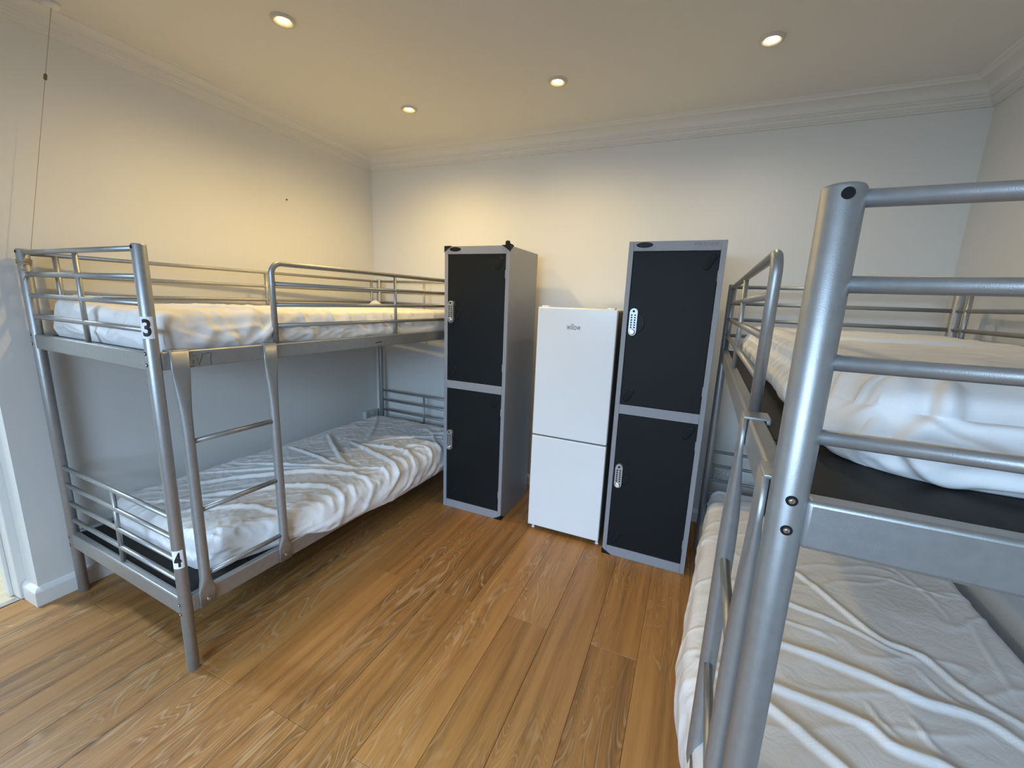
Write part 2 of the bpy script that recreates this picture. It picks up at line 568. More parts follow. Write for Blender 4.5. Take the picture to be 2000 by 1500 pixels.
def bent_text(body, width, height, font_scale_x, mat, parent, name, center_az, radius, zc, origin, bold=0.012):
    cu = bpy.data.curves.new(name, 'FONT')
    cu.body = body
    cu.size = 1.0
    cu.offset = bold
    cu.resolution_u = 4
    tmp = bpy.data.objects.new('tmp_text', cu)
    COL.objects.link(tmp)
    dg = bpy.context.evaluated_depsgraph_get()
    dg.update()
    me = bpy.data.meshes.new_from_object(tmp.evaluated_get(dg))
    bpy.data.objects.remove(tmp)
    xs = [v.co.x for v in me.vertices]
    ys = [v.co.y for v in me.vertices]
    x0, x1, y0, y1 = min(xs), max(xs), min(ys), max(ys)
    bm = bmesh.new()
    bm.from_mesh(me)
    bpy.data.meshes.remove(me)
    for _ in range(2):
        bmesh.ops.subdivide_edges(bm, edges=[e for e in bm.edges if e.calc_length() > 0.12], cuts=1)
    bmesh.ops.triangulate(bm, faces=bm.faces)
    for v in bm.verts:
        a = ((v.co.x - x0) / (x1 - x0) - 0.5) * width
        z = ((v.co.y - y0) / (y1 - y0) - 0.5) * height
        if radius:
            az = center_az + a / radius
            v.co = (origin[0] + radius * math.cos(az), origin[1] + radius * math.sin(az), zc + z)
        else:
            v.co = (origin[0] + a, origin[1], zc + z)
    me = bpy.data.meshes.new(name)
    bm.to_mesh(me)
    bm.free()
    return link(name, me, mat, parent)

def bunk_bed(label, loc, rz, mx, stickers):
    """mx=+1: ladder side at +u; mx=-1: mirrored"""
    t = thing('bunk_bed', label, 'bunk bed', loc, rz, None)
    def U(u):
        return u * mx
    def tb(name, pts, r, parent=t, nn=14, mat='silver'):
        return tube(name, [(U(a), b, c) for a, b, c in pts], r, mat, parent, nn)
    posts = {}
    for su in (-1, 1):
        for sv in (-1, 1):
            u, v = U(su * W2), sv * L2
            bm = bmesh.new()
            prof_ = [(0, PR - 0.002), (0.002, PR), (BH - 0.004, PR), (BH - 0.001, PR - 0.0018), (BH, PR - 0.004)]
            add_loft(bm, [[Vector((u + r * math.cos(2 * PI * k / 28), v + r * math.sin(2 * PI * k / 28), z)) for k in range(28)] for z, r in prof_])
            posts[su, sv] = from_bm('post', bm, 'silver', t)
            # bolts and the open hole at the top bar
            for z, kind in ((RU0 - 0.002, 'bolt'), (RU1 + 0.022, 'bolt'), (RL0 - 0.02, 'bolt'), (RL1 + 0.012, 'bolt'), (1.5775, 'bolt_hole')):
                y = v + sv * (PR - 0.0012)
                if kind == 'bolt':
                    rim = tube('bolt_hole', [(u, y - sv * 0.002, z), (u, y + sv * 0.0017, z)], 0.0064, 'hole', posts[su, sv], 18)
                    tube('bolt', [(u, y, z), (u, y + sv * 0.0028, z), (u, y + sv * 0.0040, z)], [0.0040, 0.0036, 0.0018], 'chrome', posts[su, sv], 14)
                else:
                    tube('bolt_hole', [(u, y - sv * 0.002, z), (u, y + sv * 0.0018, z)], 0.0060, 'hole', posts[su, sv], 20)
    ew = W2 - PR + 0.004
    for sv in (-1, 1):
        v = sv * L2
        for zz in ZT:
            tb('end_bar', [(-ew, v, zz), (ew, v, zz)], BR)
        for zz in ZB:
            tb('end_bar', [(-ew, v, zz), (ew, v, zz)], BR)
        tb('end_spindle', [(0.008, v, RU0 - 0.004), (0.008, v, ZT[0])], 0.0085)
        tb('end_spindle', [(0.004, v, RL0 - 0.004), (0.004, v, ZB[0])], 0.0085)
        for z1, z0 in ((RU0, RU1), (RL0, RL1)):
            box('end_rail', (-ew, v - 0.015, z0), (ew, v + 0.015, z1), 'silver', t, 0.006, 3)
    lv = L2 - PR + 0.004
    for su in (-1, 1):
        for z1, z0 in ((RU0, RU1), (RL0, RL1)):
            uc = su * (W2 - 0.001)
            box('side_rail', (U(uc - 0.015), -lv, z0), (U(uc + 0.015), lv, z1), 'silver', t, 0.006, 3)
    # guard rail on the ladder side: bent tube, three more bars, uprights
    gu = W2 - 0.002
    g0, gt, gr, bend = -0.578, 1.5725, 0.0118, 0.045
    pts = [(gu, g0, RU0 - 0.004), (gu, g0, gt - bend)]
    for k in range(1, 9):
        a = k / 8 * PI / 2
        pts.append((gu, g0 + bend * (1 - math.cos(a)), gt - bend + bend * math.sin(a)))
    pts.append((gu, L2 - PR + 0.004, gt))
    guard = tb('guard_rail', pts, gr)
    for zz in ZT[1:]:
        tb('guard_bar', [(gu, g0, zz), (gu, L2 - PR + 0.004, zz)], BR, guard)
    for vv in (0.168, 0.935):
        tb('guard_spindle', [(gu, vv, RU0 - 0.004), (gu, vv, gt)], 0.0085, guard)
    # guard along the wall side
    pts = [(-gu, -L2 + PR - 0.004, 1.5725), (-gu, L2 - PR + 0.004, 1.5725)]
    wg = tb('wall_guard', pts, BR)
    for zz in ZT[1:]:
        tb('guard_bar', [(-gu, -L2 + PR - 0.004, zz), (-gu, L2 - PR + 0.004, zz)], BR, wg)
    for vv in (-0.925, 0.02, 0.927):
        tb('guard_spindle', [(-gu, vv, RU0 - 0.004), (-gu, vv, 1.5725)], 0.0105, wg)
    # ladder
    uo = W2 + 0.0165
    for vv in (-0.952, -0.622):
        secs = []
        lay = [(RL1 + 0.004, 0.0045, 0.0285, 8, uo + 0.003), (RL0 - 0.004, 0.0045, 0.0285, 8, uo + 0.003), (RL0 + 0.012, 0.0085, 0.0265, 4, uo + 0.002), (RL0 + 0.045, 0.0175, 0.0190, 2.2, uo),
               (0.40, 0.0185, 0.0185, 2, uo), (0.95, 0.0185, 0.0185, 2, uo), (1.02, 0.0170, 0.0198, 2.1, uo), (1.08, 0.0135, 0.0228, 2.4, uo + 0.001), (1.13, 0.0090, 0.0258, 3.2, uo + 0.002),
               (RU1 - 0.004, 0.0050, 0.0285, 7, uo + 0.003), (RU0 + 0.001, 0.0046, 0.0285, 8, uo + 0.003)]
        for z, hu, hv, e, cu in lay:
            secs.append(superring(U(cu), vv, z, hu, hv, e, 24))
        bm = bmesh.new()
        add_loft(bm, secs)
        up_ = from_bm('ladder_upright', bm, 'silver', t)
        box('ladder_hook', (U(W2 - 0.026), vv - 0.0285, RU0 - 0.002), (U(uo + 0.0075), vv + 0.0285, RU0 + 0.005), 'silver', up_, 0.0025)
        box('hook_lip', (U(W2 - 0.026), vv - 0.0285, RU0 - 0.03), (U(W2 - 0.0175), vv + 0.0285, RU0 + 0.001), 'silver', up_, 0.002)
        tube('bolt', [(U(uo + 0.007), vv, RL1 + 0.03), (U(uo + 0.0105), vv, RL1 + 0.03)], 0.006, 'chrome', up_, 14)
    for zz in (0.9113, 0.6404, 0.3737):
        tb('ladder_rung', [(uo, -0.952 + 0.010, zz), (uo, -0.622 - 0.010, zz)], 0.0098)
    # boards the mattresses lie on
    for zt in (RU0 - 0.008, RL0 - 0.010):
        for va, vb in ((-L2 + 0.018, -0.757), (-0.751, 0.125), (0.131, L2 - 0.018)):
            box('base_board', (-W2 + 0.018, va, zt - 0.012), (W2 - 0.018, vb, zt), 'board', t, 0.001, 1)
    if stickers:
        # black remains of a peeled-off label and a scuff on the upper side rail
        ym = W2 + 0.0142
        for stroke in ([(-0.9342, 1.2288), (-0.9372, 1.1828)], [(-0.9377, 1.1835), (-0.9206, 1.1854)], [(-0.9238, 1.2251), (-0.9122, 1.2198)], [(-0.9232, 1.2072), (-0.924, 1.195)],
                       [(-0.9106, 1.2114), (-0.9058, 1.1859), (-0.892, 1.2247), (-0.8611, 1.2288)], [(-0.8614, 1.226), (-0.8659, 1.2066), (-0.8663, 1.183)], [(-0.014, 1.203), (0.004, 1.2055)], [(0.0, 1.2045), (0.035, 1.2065)]):
            wide = 0.0022 if stroke[0][0] > -0.5 else 0.0008
            sh = 0.0 if stroke[0][0] > -0.5 else 0.016
            tube('rail_mark', [(ym, a_ + sh, b_) for a_, b_ in stroke], wide, 'ink', t, 6)
        az = math.radians(-45) - rz
        for body, zc in stickers:
            u, v = W2, -L2
            bm = bmesh.new()
            N = 12
            half = 0.0195 / PR
            A = [bm.verts.new((u + (PR + 0.0005) * math.cos(az + (i / N * 2 - 1) * half), v + (PR + 0.0005) * math.sin(az + (i / N * 2 - 1) * half), zc - 0.036)) for i in range(N + 1)]
            B = [bm.verts.new((a.co.x, a.co.y, zc + 0.036)) for a in A]
            for i in range(N):
                f = bm.faces.new((A[i], A[i + 1], B[i + 1], B[i]))
                f.smooth = True
            s = from_bm('number_sticker', bm, 'paper', posts[1, -1])
            s['label'] = 'white sticker with a black number ' + body
            bent_text(body, 0.024, 0.058, 1, 'ink', s, 'digit', az, PR + 0.0011, zc, (u, v), 0.028)
    return t

BX, BY, BYAW = 0.5596, -1.1428, math.radians(-2.5483)
B2X, B2Y, B2YAW = 3.2337, -1.3959, math.radians(-1.2783)
bunk_bed('silver metal bunk bed with number stickers 3 and 4 on its corner post', (BX, BY, 0), BYAW, 1, [('3', 1.3255), ('4', 0.483)])
bunk_bed('silver metal bunk bed with no number stickers, its posts bare and unmarked', (B2X, B2Y, 0), B2YAW, -1, None)

# ------------------------------------------------------------------ mattresses under wrinkled sheets
def vnoise(x, y, seed):
    rng = np.random.default_rng(seed)
    tab = rng.random((64, 64))
    xi, yi = np.floor(x).astype(int), np.floor(y).astype(int)
    fx, fy = x - xi, y - yi
    fx = fx * fx * fx * (fx * (fx * 6 - 15) + 10)
    fy = fy * fy * fy * (fy * (fy * 6 - 15) + 10)
    g = lambda a, b: tab[a % 64, b % 64]
    return (g(xi, yi) * (1 - fx) + g(xi + 1, yi) * fx) * (1 - fy) + (g(xi, yi + 1) * (1 - fx) + g(xi + 1, yi + 1) * fx) * fy

def fbm(x, y, seed, oct_=4):
    s, a, tot = 0, 1.0, 0
    for k in range(oct_):
        s = s + a * vnoise(x * 2 ** k, y * 2 ** k, seed + k)
        tot += a
        a *= 0.5
    return s / tot

def ridged(x, y, seed, sharp=3.0):
    wx = x + 0.6 * fbm(x * 0.7, y * 0.7, seed + 11, 2)
    wy = y + 0.6 * fbm(x * 0.7 + 9, y * 0.7 + 5, seed + 17, 2)
    nn = fbm(wx, wy, seed, 2)
    return np.clip(1 - np.abs(nn - 0.5) * 5.0, 0, 1) ** sharp

def smooth_poly(pts, m=10):
    """Catmull-Rom through pts"""
    P = [np.array(p, float) for p in pts]
    P = [2 * P[0] - P[1]] + P + [2 * P[-1] - P[-2]]
    out = []
    for i in range(1, len(P) - 2):
        for k in range(m):
            t = k / m
            out.append(0.5 * ((2 * P[i]) + (-P[i - 1] + P[i + 1]) * t + (2 * P[i - 1] - 5 * P[i] + 4 * P[i + 1] - P[i + 2]) * t * t + (-P[i - 1] + 3 * P[i] - 3 * P[i + 1] + P[i + 2]) * t ** 3))
    out.append(P[-2])
    return np.array(out)

def fold_height(S, T, pts, amp, wid, skew=0.6):
    c = smooth_poly(pts)
    seg = np.linalg.norm(np.diff(c, axis=0), axis=1)
    cum = np.concatenate([[0], np.cumsum(seg)])
    L = cum[-1]
    best = np.full(S.shape, 1e9)
    side = np.zeros(S.shape)
    arc = np.zeros(S.shape)
    lo, hi = c.min(0) - 6 * wid, c.max(0) + 6 * wid
    msk = (S > lo[0]) & (S < hi[0]) & (T > lo[1]) & (T < hi[1])
    s, t = S[msk], T[msk]
    b, sd, ar = best[msk], side[msk], arc[msk]
    for i in range(len(seg)):
        a, d = c[i], c[i + 1] - c[i]
        l2 = max(d @ d, 1e-12)
        q = np.clip(((s - a[0]) * d[0] + (t - a[1]) * d[1]) / l2, 0, 1)
        dx, dy = s - a[0] - q * d[0], t - a[1] - q * d[1]
        dist = np.hypot(dx, dy)
        m = dist < b
        b[m] = dist[m]
        sd[m] = np.sign(d[0] * dy - d[1] * dx)[m]
        ar[m] = (cum[i] + q * seg[i])[m]
    w = np.where(sd > 0, wid * (1 + skew), wid * (1 - skew * 0.55))
    taper = np.clip(np.sin(np.clip(ar / L, 0, 1) * PI), 0, 1) ** 0.5
    h = np.zeros(S.shape)
    h[msk] = amp * taper * (np.exp(-(b / w) ** 2) - 0.25 * np.exp(-(b / (2.6 * w)) ** 2))
    return h

def mattress(name, label, loc, rz, u0, u1, v0, v1, z0, thk, mat, folds=(), wr=(), edge_p=None, edge_m=None, hem_p=None, hem_m=None,
             lumps=(), rc=0.035, rp=0.05, seed=1, step=0.006, group=None, bulge=0.008, fold_scale=(1.0, 1.0)):
    """u0..u1, v0..v1 plan; edge_*(v) move the +u / -u edges, hem_*(v) lower the hem on that side"""
    side = thk
    ext = side + 0.02
    Lu, Lv = u1 - u0, v1 - v0
    s = np.arange(u0 - ext, u1 + ext + 1e-6, step)
    t = np.arange(v0 - ext, v1 + ext + 1e-6, step)
    S, T = np.meshgrid(s, t, indexing='ij')
    def wrap(x, a, b):
        """unrolled coordinate -> position and drop (0 on top, 1 at the hem)"""
        pos = np.clip(x, a, b)
        over = np.maximum(np.maximum(a - x, x - b), 0)
        sg = np.where(x < a, -1.0, np.where(x > b, 1.0, 0.0))
        return pos, over / ext, sg
    pu, du, su = wrap(S, u0, u1)
    pv, dv, sv = wrap(T, v0, v1)
    d = np.maximum(du, dv)
    # soft corner in section: edge sinks gently near the rim
    eu = np.minimum(pu - u0, u1 - pu)
    ev = np.minimum(pv - v0, v1 - pv)
    rim = lambda e: np.where(e < rc, rc - np.sqrt(np.maximum(rc * rc - (rc - np.minimum(e, rc)) ** 2, 0)), 0.0)
    sink = np.maximum(rim(eu), rim(ev))
    sink = np.where(d > 0, rc, sink)
    z = thk - sink - d * (thk - rc)
    # plan: rounded corners
    cu_, cv_ = (u0 + u1) / 2, (v0 + v1) / 2
    X, Y = pu.copy(), pv.copy()
    qx, qy = np.abs(X - cu_) - (Lu / 2 - rp), np.abs(Y - cv_) - (Lv / 2 - rp)
    m = (qx > 0) & (qy > 0)
    rad = np.hypot(qx, qy)
    big = np.maximum(qx, qy)
    k = np.where(m & (rad > 1e-9), big / np.maximum(rad, 1e-9), 1.0)
    X = np.where(m, cu_ + np.sign(X - cu_) * (Lu / 2 - rp + qx * k), X)
    Y = np.where(m, cv_ + np.sign(Y - cv_) * (Lv / 2 - rp + qy * k), Y)
    # belly of the sides
    bl = bulge * np.sin(np.clip(d, 0, 1) * PI)
    X += np.where(du > 0, su, 0) * bl
    Y += np.where(dv > 0, sv, 0) * bl
    # edges pulled out and hems lowered
    zh = np.zeros_like(z)
    for fn, hem, sg in ((edge_p, hem_p, 1), (edge_m, hem_m, -1)):
        f = np.clip((X - cu_) * sg / (Lu / 2), 0, 1.05)
        if fn:
            X += sg * fn(Y) * f ** 2.5
        if hem:
            hz = hem(Y)
            z += np.where((su == sg) & (du >= dv), d, 0) * hz
            # overhanging part sags
            z += hz * 0.20 * np.clip((f - 0.75) / 0.25, 0, 1) ** 2
    P = np.stack([X, Y, z0 + z], -1)
    # normals of the smooth shape
    def normals(P):
        a = np.gradient(P, axis=0)
        b = np.gradient(P, axis=1)
        nn = np.cross(a, b)
        return nn / np.maximum(np.linalg.norm(nn, axis=-1, keepdims=True), 1e-12)
    N = normals(P)
    h = np.zeros_like(S)
    for pts_, am_, wd_ in folds:
        h += fold_height(S, T, pts_, am_ * fold_scale[0], wd_ * fold_scale[1])
    for (amp, sx, sy, rot, sh, msk) in wr:
        c_, s_ = math.cos(rot), math.sin(rot)
        a = (c_ * S + s_ * T) * sx + 31.7
        b = (-s_ * S + c_ * T) * sy + 17.3
        r = ridged(a, b, seed + int(sx * 7), sh)
        if msk is not None:
            r = r * msk(S, T, d)
        h += amp * r
    h += 0.006 * (fbm(S * 3 + 40, T * 3 + 40, seed + 90, 3) - 0.5)
    for (lu, lv, amp, w) in lumps:
        P[..., 2] += amp * np.exp(-((S - lu) ** 2 + (T - lv) ** 2) / w ** 2) * (1 - np.clip(d, 0, 1))
    both = np.clip(np.minimum(du, dv) / 0.12, 0, 1)
    h = h * (1 - 0.85 * both)
    fade = np.clip(1.15 - np.clip(d, 0, 1) ** 4, 0.15, 1)
    P = P + N * (h * fade)[..., None]
    # relax the gathered corners
    cm = np.clip(np.minimum((du * ext + 0.03), (dv * ext + 0.03)) / 0.05, 0, 1)
    cm = np.where((du > 0) | (dv > 0), cm, 0)[..., None]
    for _ in range(8):
        Q = P.copy()
        Q[1:-1, 1:-1] = (P[:-2, 1:-1] + P[2:, 1:-1] + P[1:-1, :-2] + P[1:-1, 2:]) / 4
        P = P * (1 - cm) + Q * cm
    zmin = np.full_like(z, z0 + 0.0005)
    for hem, sg in ((hem_p, 1), (hem_m, -1)):
        if hem:
            zmin = np.where((su == sg) | ((X - cu_) * sg > Lu / 2 - 0.06), zmin + hem(Y) - 0.02, zmin)
    P[..., 2] = np.maximum(P[..., 2], zmin)
    ni, nj = S.shape
    verts = P.reshape(-1, 3)
    I, J = np.meshgrid(np.arange(ni - 1), np.arange(nj - 1), indexing='ij')
    a = (I * nj + J).ravel()
    quads = np.stack([a, a + nj, a + nj + 1, a + 1], -1)
    # bottom: fan from the rim
    rimv = [i * nj for i in range(ni)] + [(ni - 1) * nj + j for j in range(1, nj)] + [i * nj + nj - 1 for i in range(ni - 2, -1, -1)] + [j for j in range(nj - 2, 0, -1)]
    centre = len(verts)
    verts = np.concatenate([verts, [[cu_, cv_, z0 + 0.002]]])
    tris = [(rimv[i], centre, rimv[(i + 1) % len(rimv)]) for i in range(len(rimv))]
    me = bpy.data.meshes.new(name)
    me.from_pydata(verts.tolist(), [], quads.tolist() + tris)
    me.polygons.foreach_set('use_smooth', [True] * len(me.polygons))
    me.update()
    o = link(name, me, mat)
    o.location = loc
    o.rotation_euler = (0, 0, rz)
    return tag(o, label, 'mattress', group)

ZU, ZL = RU0 - 0.008, RL0 - 0.010
lerp = lambda xs, ys: (lambda v: np.interp(v, xs, ys))

# numbered bed, lower bunk
FL = [([(-0.355, 0.339), (-0.125, 0.184), (0.167, 0.007), (0.288, -0.027)], 0.024, 0.020),
      ([(-0.349, 0.013), (-0.072, -0.012), (0.131, -0.04), (0.289, -0.038)], 0.018, 0.016),
      ([(-0.36, -0.34), (-0.13, -0.223), (0.163, -0.068), (0.301, -0.019)], 0.016, 0.014),
      ([(-0.42, -0.56), (-0.208, -0.373), (-0.078, -0.26), (0.179, -0.081)], 0.014, 0.014),
      ([(-0.30, -0.66), (-0.073, -0.386), (0.11, -0.202), (0.315, -0.11), (0.435, -0.101), (0.56, -0.187)], 0.024, 0.022),
      ([(-0.15, -0.75), (0.054, -0.535), (0.191, -0.383), (0.326, -0.294), (0.414, -0.287), (0.512, -0.333)], 0.022, 0.022),
      ([(0.0, -0.80), (0.213, -0.633), (0.358, -0.592), (0.481, -0.563)], 0.018, 0.020),
      ([(-0.093, 0.3), (0.198, 0.21), (0.362, 0.152), (0.433, 0.097), (0.53, -0.072)], 0.026, 0.018),
      ([(-0.001, 0.294), (0.2, 0.327), (0.344, 0.329), (0.455, 0.261), (0.551, 0.169)], 0.026, 0.018),
      ([(0.041, 0.384), (0.145, 0.518), (0.399, 0.751)], 0.016, 0.018),
      ([(0.253, 0.331), (0.357, 0.472), (0.449, 0.453), (0.537, 0.365)], 0.016, 0.014),
      ([(0.28, -0.02), (0.389, 0.047), (0.45, 0.015), (0.50, -0.06)], 0.016, 0.014),
      ([(0.395, 0.332), (0.50, 0.25), (0.56, 0.12), (0.62, -0.02)], 0.018, 0.014),
      ([(0.383, 0.164), (0.47, 0.06), (0.55, -0.04)], 0.018, 0.014),
      ([(0.011, 0.365), (-0.184, 0.643), (-0.377, 0.874)], 0.014, 0.022),
      ([(-0.30, -0.88), (-0.05, -0.70), (0.10, -0.60)], 0.010, 0.016)]
front_side = lambda S, T, d: np.clip((S - 0.05) / 0.3, 0, 1)
mattress('mattress', 'thin mattress in a shiny wrinkled white sheet on the lower bunk of the numbered bed', (BX, BY, 0), BYAW,
         -0.44, 0.435, -0.90, 0.955, ZL, 0.135, 'satin', FL,
         [(0.010, 7, 3.5, 0.6, 2.0, front_side), (0.008, 14, 9, 0.3, 1.6, front_side), (0.005, 5, 14, 0.9, 2.0, None), (0.0035, 26, 15, 0.4, 1.4, front_side), (0.0025, 22, 9, 1.1, 1.4, None)],
         edge_p=lerp([-1, -0.9, -0.6, -0.4, 0, 0.5, 1], [-0.12, -0.08, 0.01, 0.055, 0.070, 0.050, 0.045]),
         hem_p=lerp([-1, -0.5, -0.38, -0.15, 0.1, 0.55, 1], [0, 0, -0.03, -0.035, -0.055, -0.06, -0.05]), seed=3, rc=0.05, rp=0.11, fold_scale=(0.95, 0.72))
# numbered bed, upper bunk
FU = [([(0.10, -0.80), (0.34, -0.70), (0.42, -0.60)], 0.014, 0.014), ([(-0.30, -0.60), (0.0, -0.35), (0.30, -0.25), (0.44, -0.30)], 0.014, 0.016),
      ([(-0.25, -0.35), (0.10, -0.15), (0.36, -0.02)], 0.012, 0.014),
      ([(0.44, -0.555), (0.451, -0.567), (0.51, -0.628), (0.577, -0.707)], 0.022, 0.012), ([(0.46, -0.575), (0.487, -0.593), (0.588, -0.655)], 0.018, 0.010),
      ([(0.40, -0.42), (0.422, -0.423), (0.487, -0.432)], 0.010, 0.009), ([(0.49, -0.59), (0.476, -0.563), (0.446, -0.501), (0.422, -0.423)], 0.014, 0.011),
      ([(0.48, -0.84), (0.476, -0.724), (0.474, -0.62)], 0.012, 0.010), ([(0.50, -0.77), (0.515, -0.751), (0.557, -0.73), (0.571, -0.706)], 0.014, 0.010),
      ([(0.48, -0.95), (0.485, -0.923), (0.521, -0.843), (0.538, -0.753)], 0.014, 0.010), ([(0.52, -0.93), (0.527, -0.907), (0.55, -0.824), (0.55, -0.754)], 0.012, 0.009),
      ([(0.05, -0.93), (-0.10, -1.00), (-0.15, -1.08)], 0.014, 0.012),
      ([(0.25, -0.92), (0.20, -1.01), (0.05, -1.07)], 0.014, 0.014), ([(-0.35, -0.92), (-0.30, -1.02), (-0.10, -1.09)], 0.014, 0.012),
      ([(-0.42, -1.07), (-0.25, -1.06), (-0.05, -1.09)], 0.014, 0.010), ([(-0.38, -0.99), (-0.2, -1.0), (0.0, -1.02)], 0.010, 0.010),
      ([(-0.4, 0.2), (0.0, 0.25), (0.35, 0.15)], 0.010, 0.02)]
FU += [([(0.498 + 0.003 * k, -0.46 + 0.068 * k), (0.530, -0.515 + 0.066 * k), (0.566, -0.56 + 0.068 * k)], 0.009, 0.0075) for k in range(6)]
edge_rows = lambda S, T, d: np.clip((S - 0.36) / 0.1, 0, 1) * np.clip((0.55 - T) / 0.5, 0.25, 1)
near_half = lambda S, T, d: np.clip((0.0 - T) / 0.4, 0.1, 1)
mattress('mattress', 'mattress in a crumpled white sheet on the upper bunk of the numbered bed', (BX, BY, 0), BYAW,
         -0.435, 0.432, -0.975, 0.965, ZU, 0.132, 'sheet', FU,
         [(0.010, 6, 16, 0.5, 1.8, edge_rows), (0.011, 5, 7, 0.5, 2.2, near_half), (0.004, 12, 10, 0.2, 1.5, None)],
         edge_p=lerp([-1, 1], [0.004, 0.004]), lumps=[(-0.32, -0.93, 0.035, 0.14), (-0.40, 0.90, 0.05, 0.06), (0.2, -0.7, 0.018, 0.25)], seed=8)
# bare-post bed, upper bunk
FRU = [([(-0.401, -0.862), (-0.398, -0.929), (-0.385, -0.975)], 0.010, 0.008), ([(-0.385, -0.862), (-0.372, -0.93), (-0.354, -0.969)], 0.012, 0.008),
       ([(-0.262, -0.84), (-0.287, -0.872), (-0.301, -0.9), (-0.329, -0.931), (-0.315, -0.953)], 0.014, 0.011), ([(-0.31, -0.89), (-0.282, -0.909), (-0.245, -0.928), (-0.204, -0.946), (-0.12, -0.97)], 0.018, 0.011),
       ([(-0.335, -0.935), (-0.315, -0.956), (-0.29, -0.99), (-0.257, -1.021), (-0.238, -1.035)], 0.020, 0.011), ([(-0.275, -1.025), (-0.257, -1.018), (-0.232, -1.002), (-0.19, -0.985), (-0.10, -0.99)], 0.016, 0.010),
       ([(-0.29, -0.995), (-0.251, -0.995), (-0.215, -0.975)], 0.010, 0.008), ([(-0.365, -0.905), (-0.342, -0.937), (-0.325, -0.945)], 0.008, 0.009),
       ([(-0.29, -0.85), (-0.26, -0.882), (-0.214, -0.886), (-0.15, -0.90)], 0.012, 0.010), ([(-0.39, -0.955), (-0.36, -0.985), (-0.320, -1.008), (-0.29, -1.015)], 0.012, 0.010),
       ([(-0.15, -0.87), (-0.05, -0.93), (0.10, -0.98)], 0.018, 0.015), ([(0.0, -0.87), (0.15, -0.95), (0.25, -0.99)], 0.018, 0.015),
       ([(-0.32, 0.1), (-0.1, 0.0), (0.2, 0.05)], 0.008, 0.02)]
left_side = lambda S, T, d: np.clip((-0.30 - S) / 0.08, 0, 1)
near_end = lambda S, T, d: np.clip((-0.76 - T) / 0.1, 0, 1)
mattress('mattress', 'white sheeted mattress with crumpled end, upper bunk of the bed without number stickers', (B2X, B2Y, 0), B2YAW,
         -0.368, 0.425, -0.865, 0.965, ZU, 0.142, 'sheet', FRU,
         [(0.012, 4, 22, 0.0, 1.5, left_side), (0.007, 6, 5, 0.6, 1.2, near_end), (0.004, 13, 10, 0.3, 1.2, near_end), (0.003, 9, 9, 0.4, 1.6, None)],
         lumps=[(0.1, -0.5, 0.012, 0.35)], seed=21, bulge=0.028, rc=0.05, rp=0.12, fold_scale=(2.0, 0.9))
# bare-post bed, lower bunk
FRL = [([(-0.30, 0.35), (-0.133, 0.226), (0.029, -0.028), (0.107, -0.063), (0.151, -0.093), (0.195, -0.178), (0.275, -0.243), (0.36, -0.33)], 0.016, 0.016),
       ([(-0.36, 0.05), (-0.188, 0.005), (-0.029, -0.037), (0.064, -0.085), (0.125, -0.097)], 0.012, 0.012),
       ([(-0.40, -0.20), (-0.238, -0.217), (-0.055, -0.237), (0.032, -0.26), (0.081, -0.27), (0.173, -0.269), (0.241, -0.311), (0.36, -0.42)], 0.022, 0.020),
       ([(-0.42, -0.39), (-0.286, -0.4), (-0.104, -0.42), (-0.053, -0.458), (0.004, -0.461), (0.054, -0.467), (0.2, -0.55)], 0.022, 0.020),
       ([(-0.42, -0.40), (-0.301, -0.463), (-0.229, -0.528), (-0.172, -0.575), (-0.05, -0.68)], 0.022, 0.018),
       ([(-0.26, -0.09), (-0.212, -0.096), (-0.137, -0.102), (-0.08, -0.12)], 0.008, 0.010),
       ([(0.1, -0.127), (0.125, -0.199), (0.166, -0.247), (0.233, -0.233)], 0.008, 0.010),
       ([(-0.071, -0.333), (-0.054, -0.395), (-0.018, -0.435)], 0.010, 0.010), ([(0.021, -0.333), (0.035, -0.398), (0.053, -0.432)], 0.010, 0.010),
       ([(0.167, 0.514), (0.255, 0.417), (0.301, 0.208), (0.272, 0.107)], 0.005, 0.012), ([(0.008, 0.302), (0.171, 0.358), (0.324, 0.329), (0.414, 0.35)], 0.005, 0.010),
       ([(0.364, 0.229), (0.331, 0.033), (0.311, -0.168)], 0.007, 0.014),
       ([(-0.46, 0.55), (-0.50, 0.42), (-0.53, 0.30)], 0.012, 0.014), ([(-0.44, 0.20), (-0.50, 0.02), (-0.55, -0.12)], 0.014, 0.014), ([(-0.44, -0.20), (-0.50, -0.28), (-0.56, -0.30)], 0.012, 0.016)]
mattress('mattress', 'mattress in a loose white sheet on the lower bunk of the bed without number stickers', (B2X, B2Y, 0), B2YAW,
         -0.435, 0.44, -0.93, 0.965, ZL, 0.14, 'satin', FRL,
         [(0.004, 4, 9, 0.5, 2.0, None), (0.006, 5, 9, 0.0, 1.8, lambda S, T, d: np.clip((-0.36 - S) / 0.08, 0, 1))],
         edge_m=lerp([-1, -0.8, -0.6, -0.42, -0.2, 0.2, 0.6, 1], [0.02, 0.03, 0.055, 0.085, 0.075, 0.05, 0.02, -0.01]),
         hem_m=lerp([-1, -0.7, -0.4, 0.2, 0.6, 1], [-0.02, -0.05, -0.06, -0.06, -0.05, 0.0]), seed=33, rc=0.045, rp=0.08, fold_scale=(0.85, 0.75))

# ------------------------------------------------------------------ lockers
LW, LD, LH = 0.4575, 0.4641, 1.78
DOORS = ((0.9185, 1.732), (0.056, 0.8655))
def flat_text(name, body, xc, y, zc, width, height, mat, parent, bold=0.0):
    return bent_text(body, width, height, 1, mat, parent, name, 0, None, zc, (xc, y), bold)

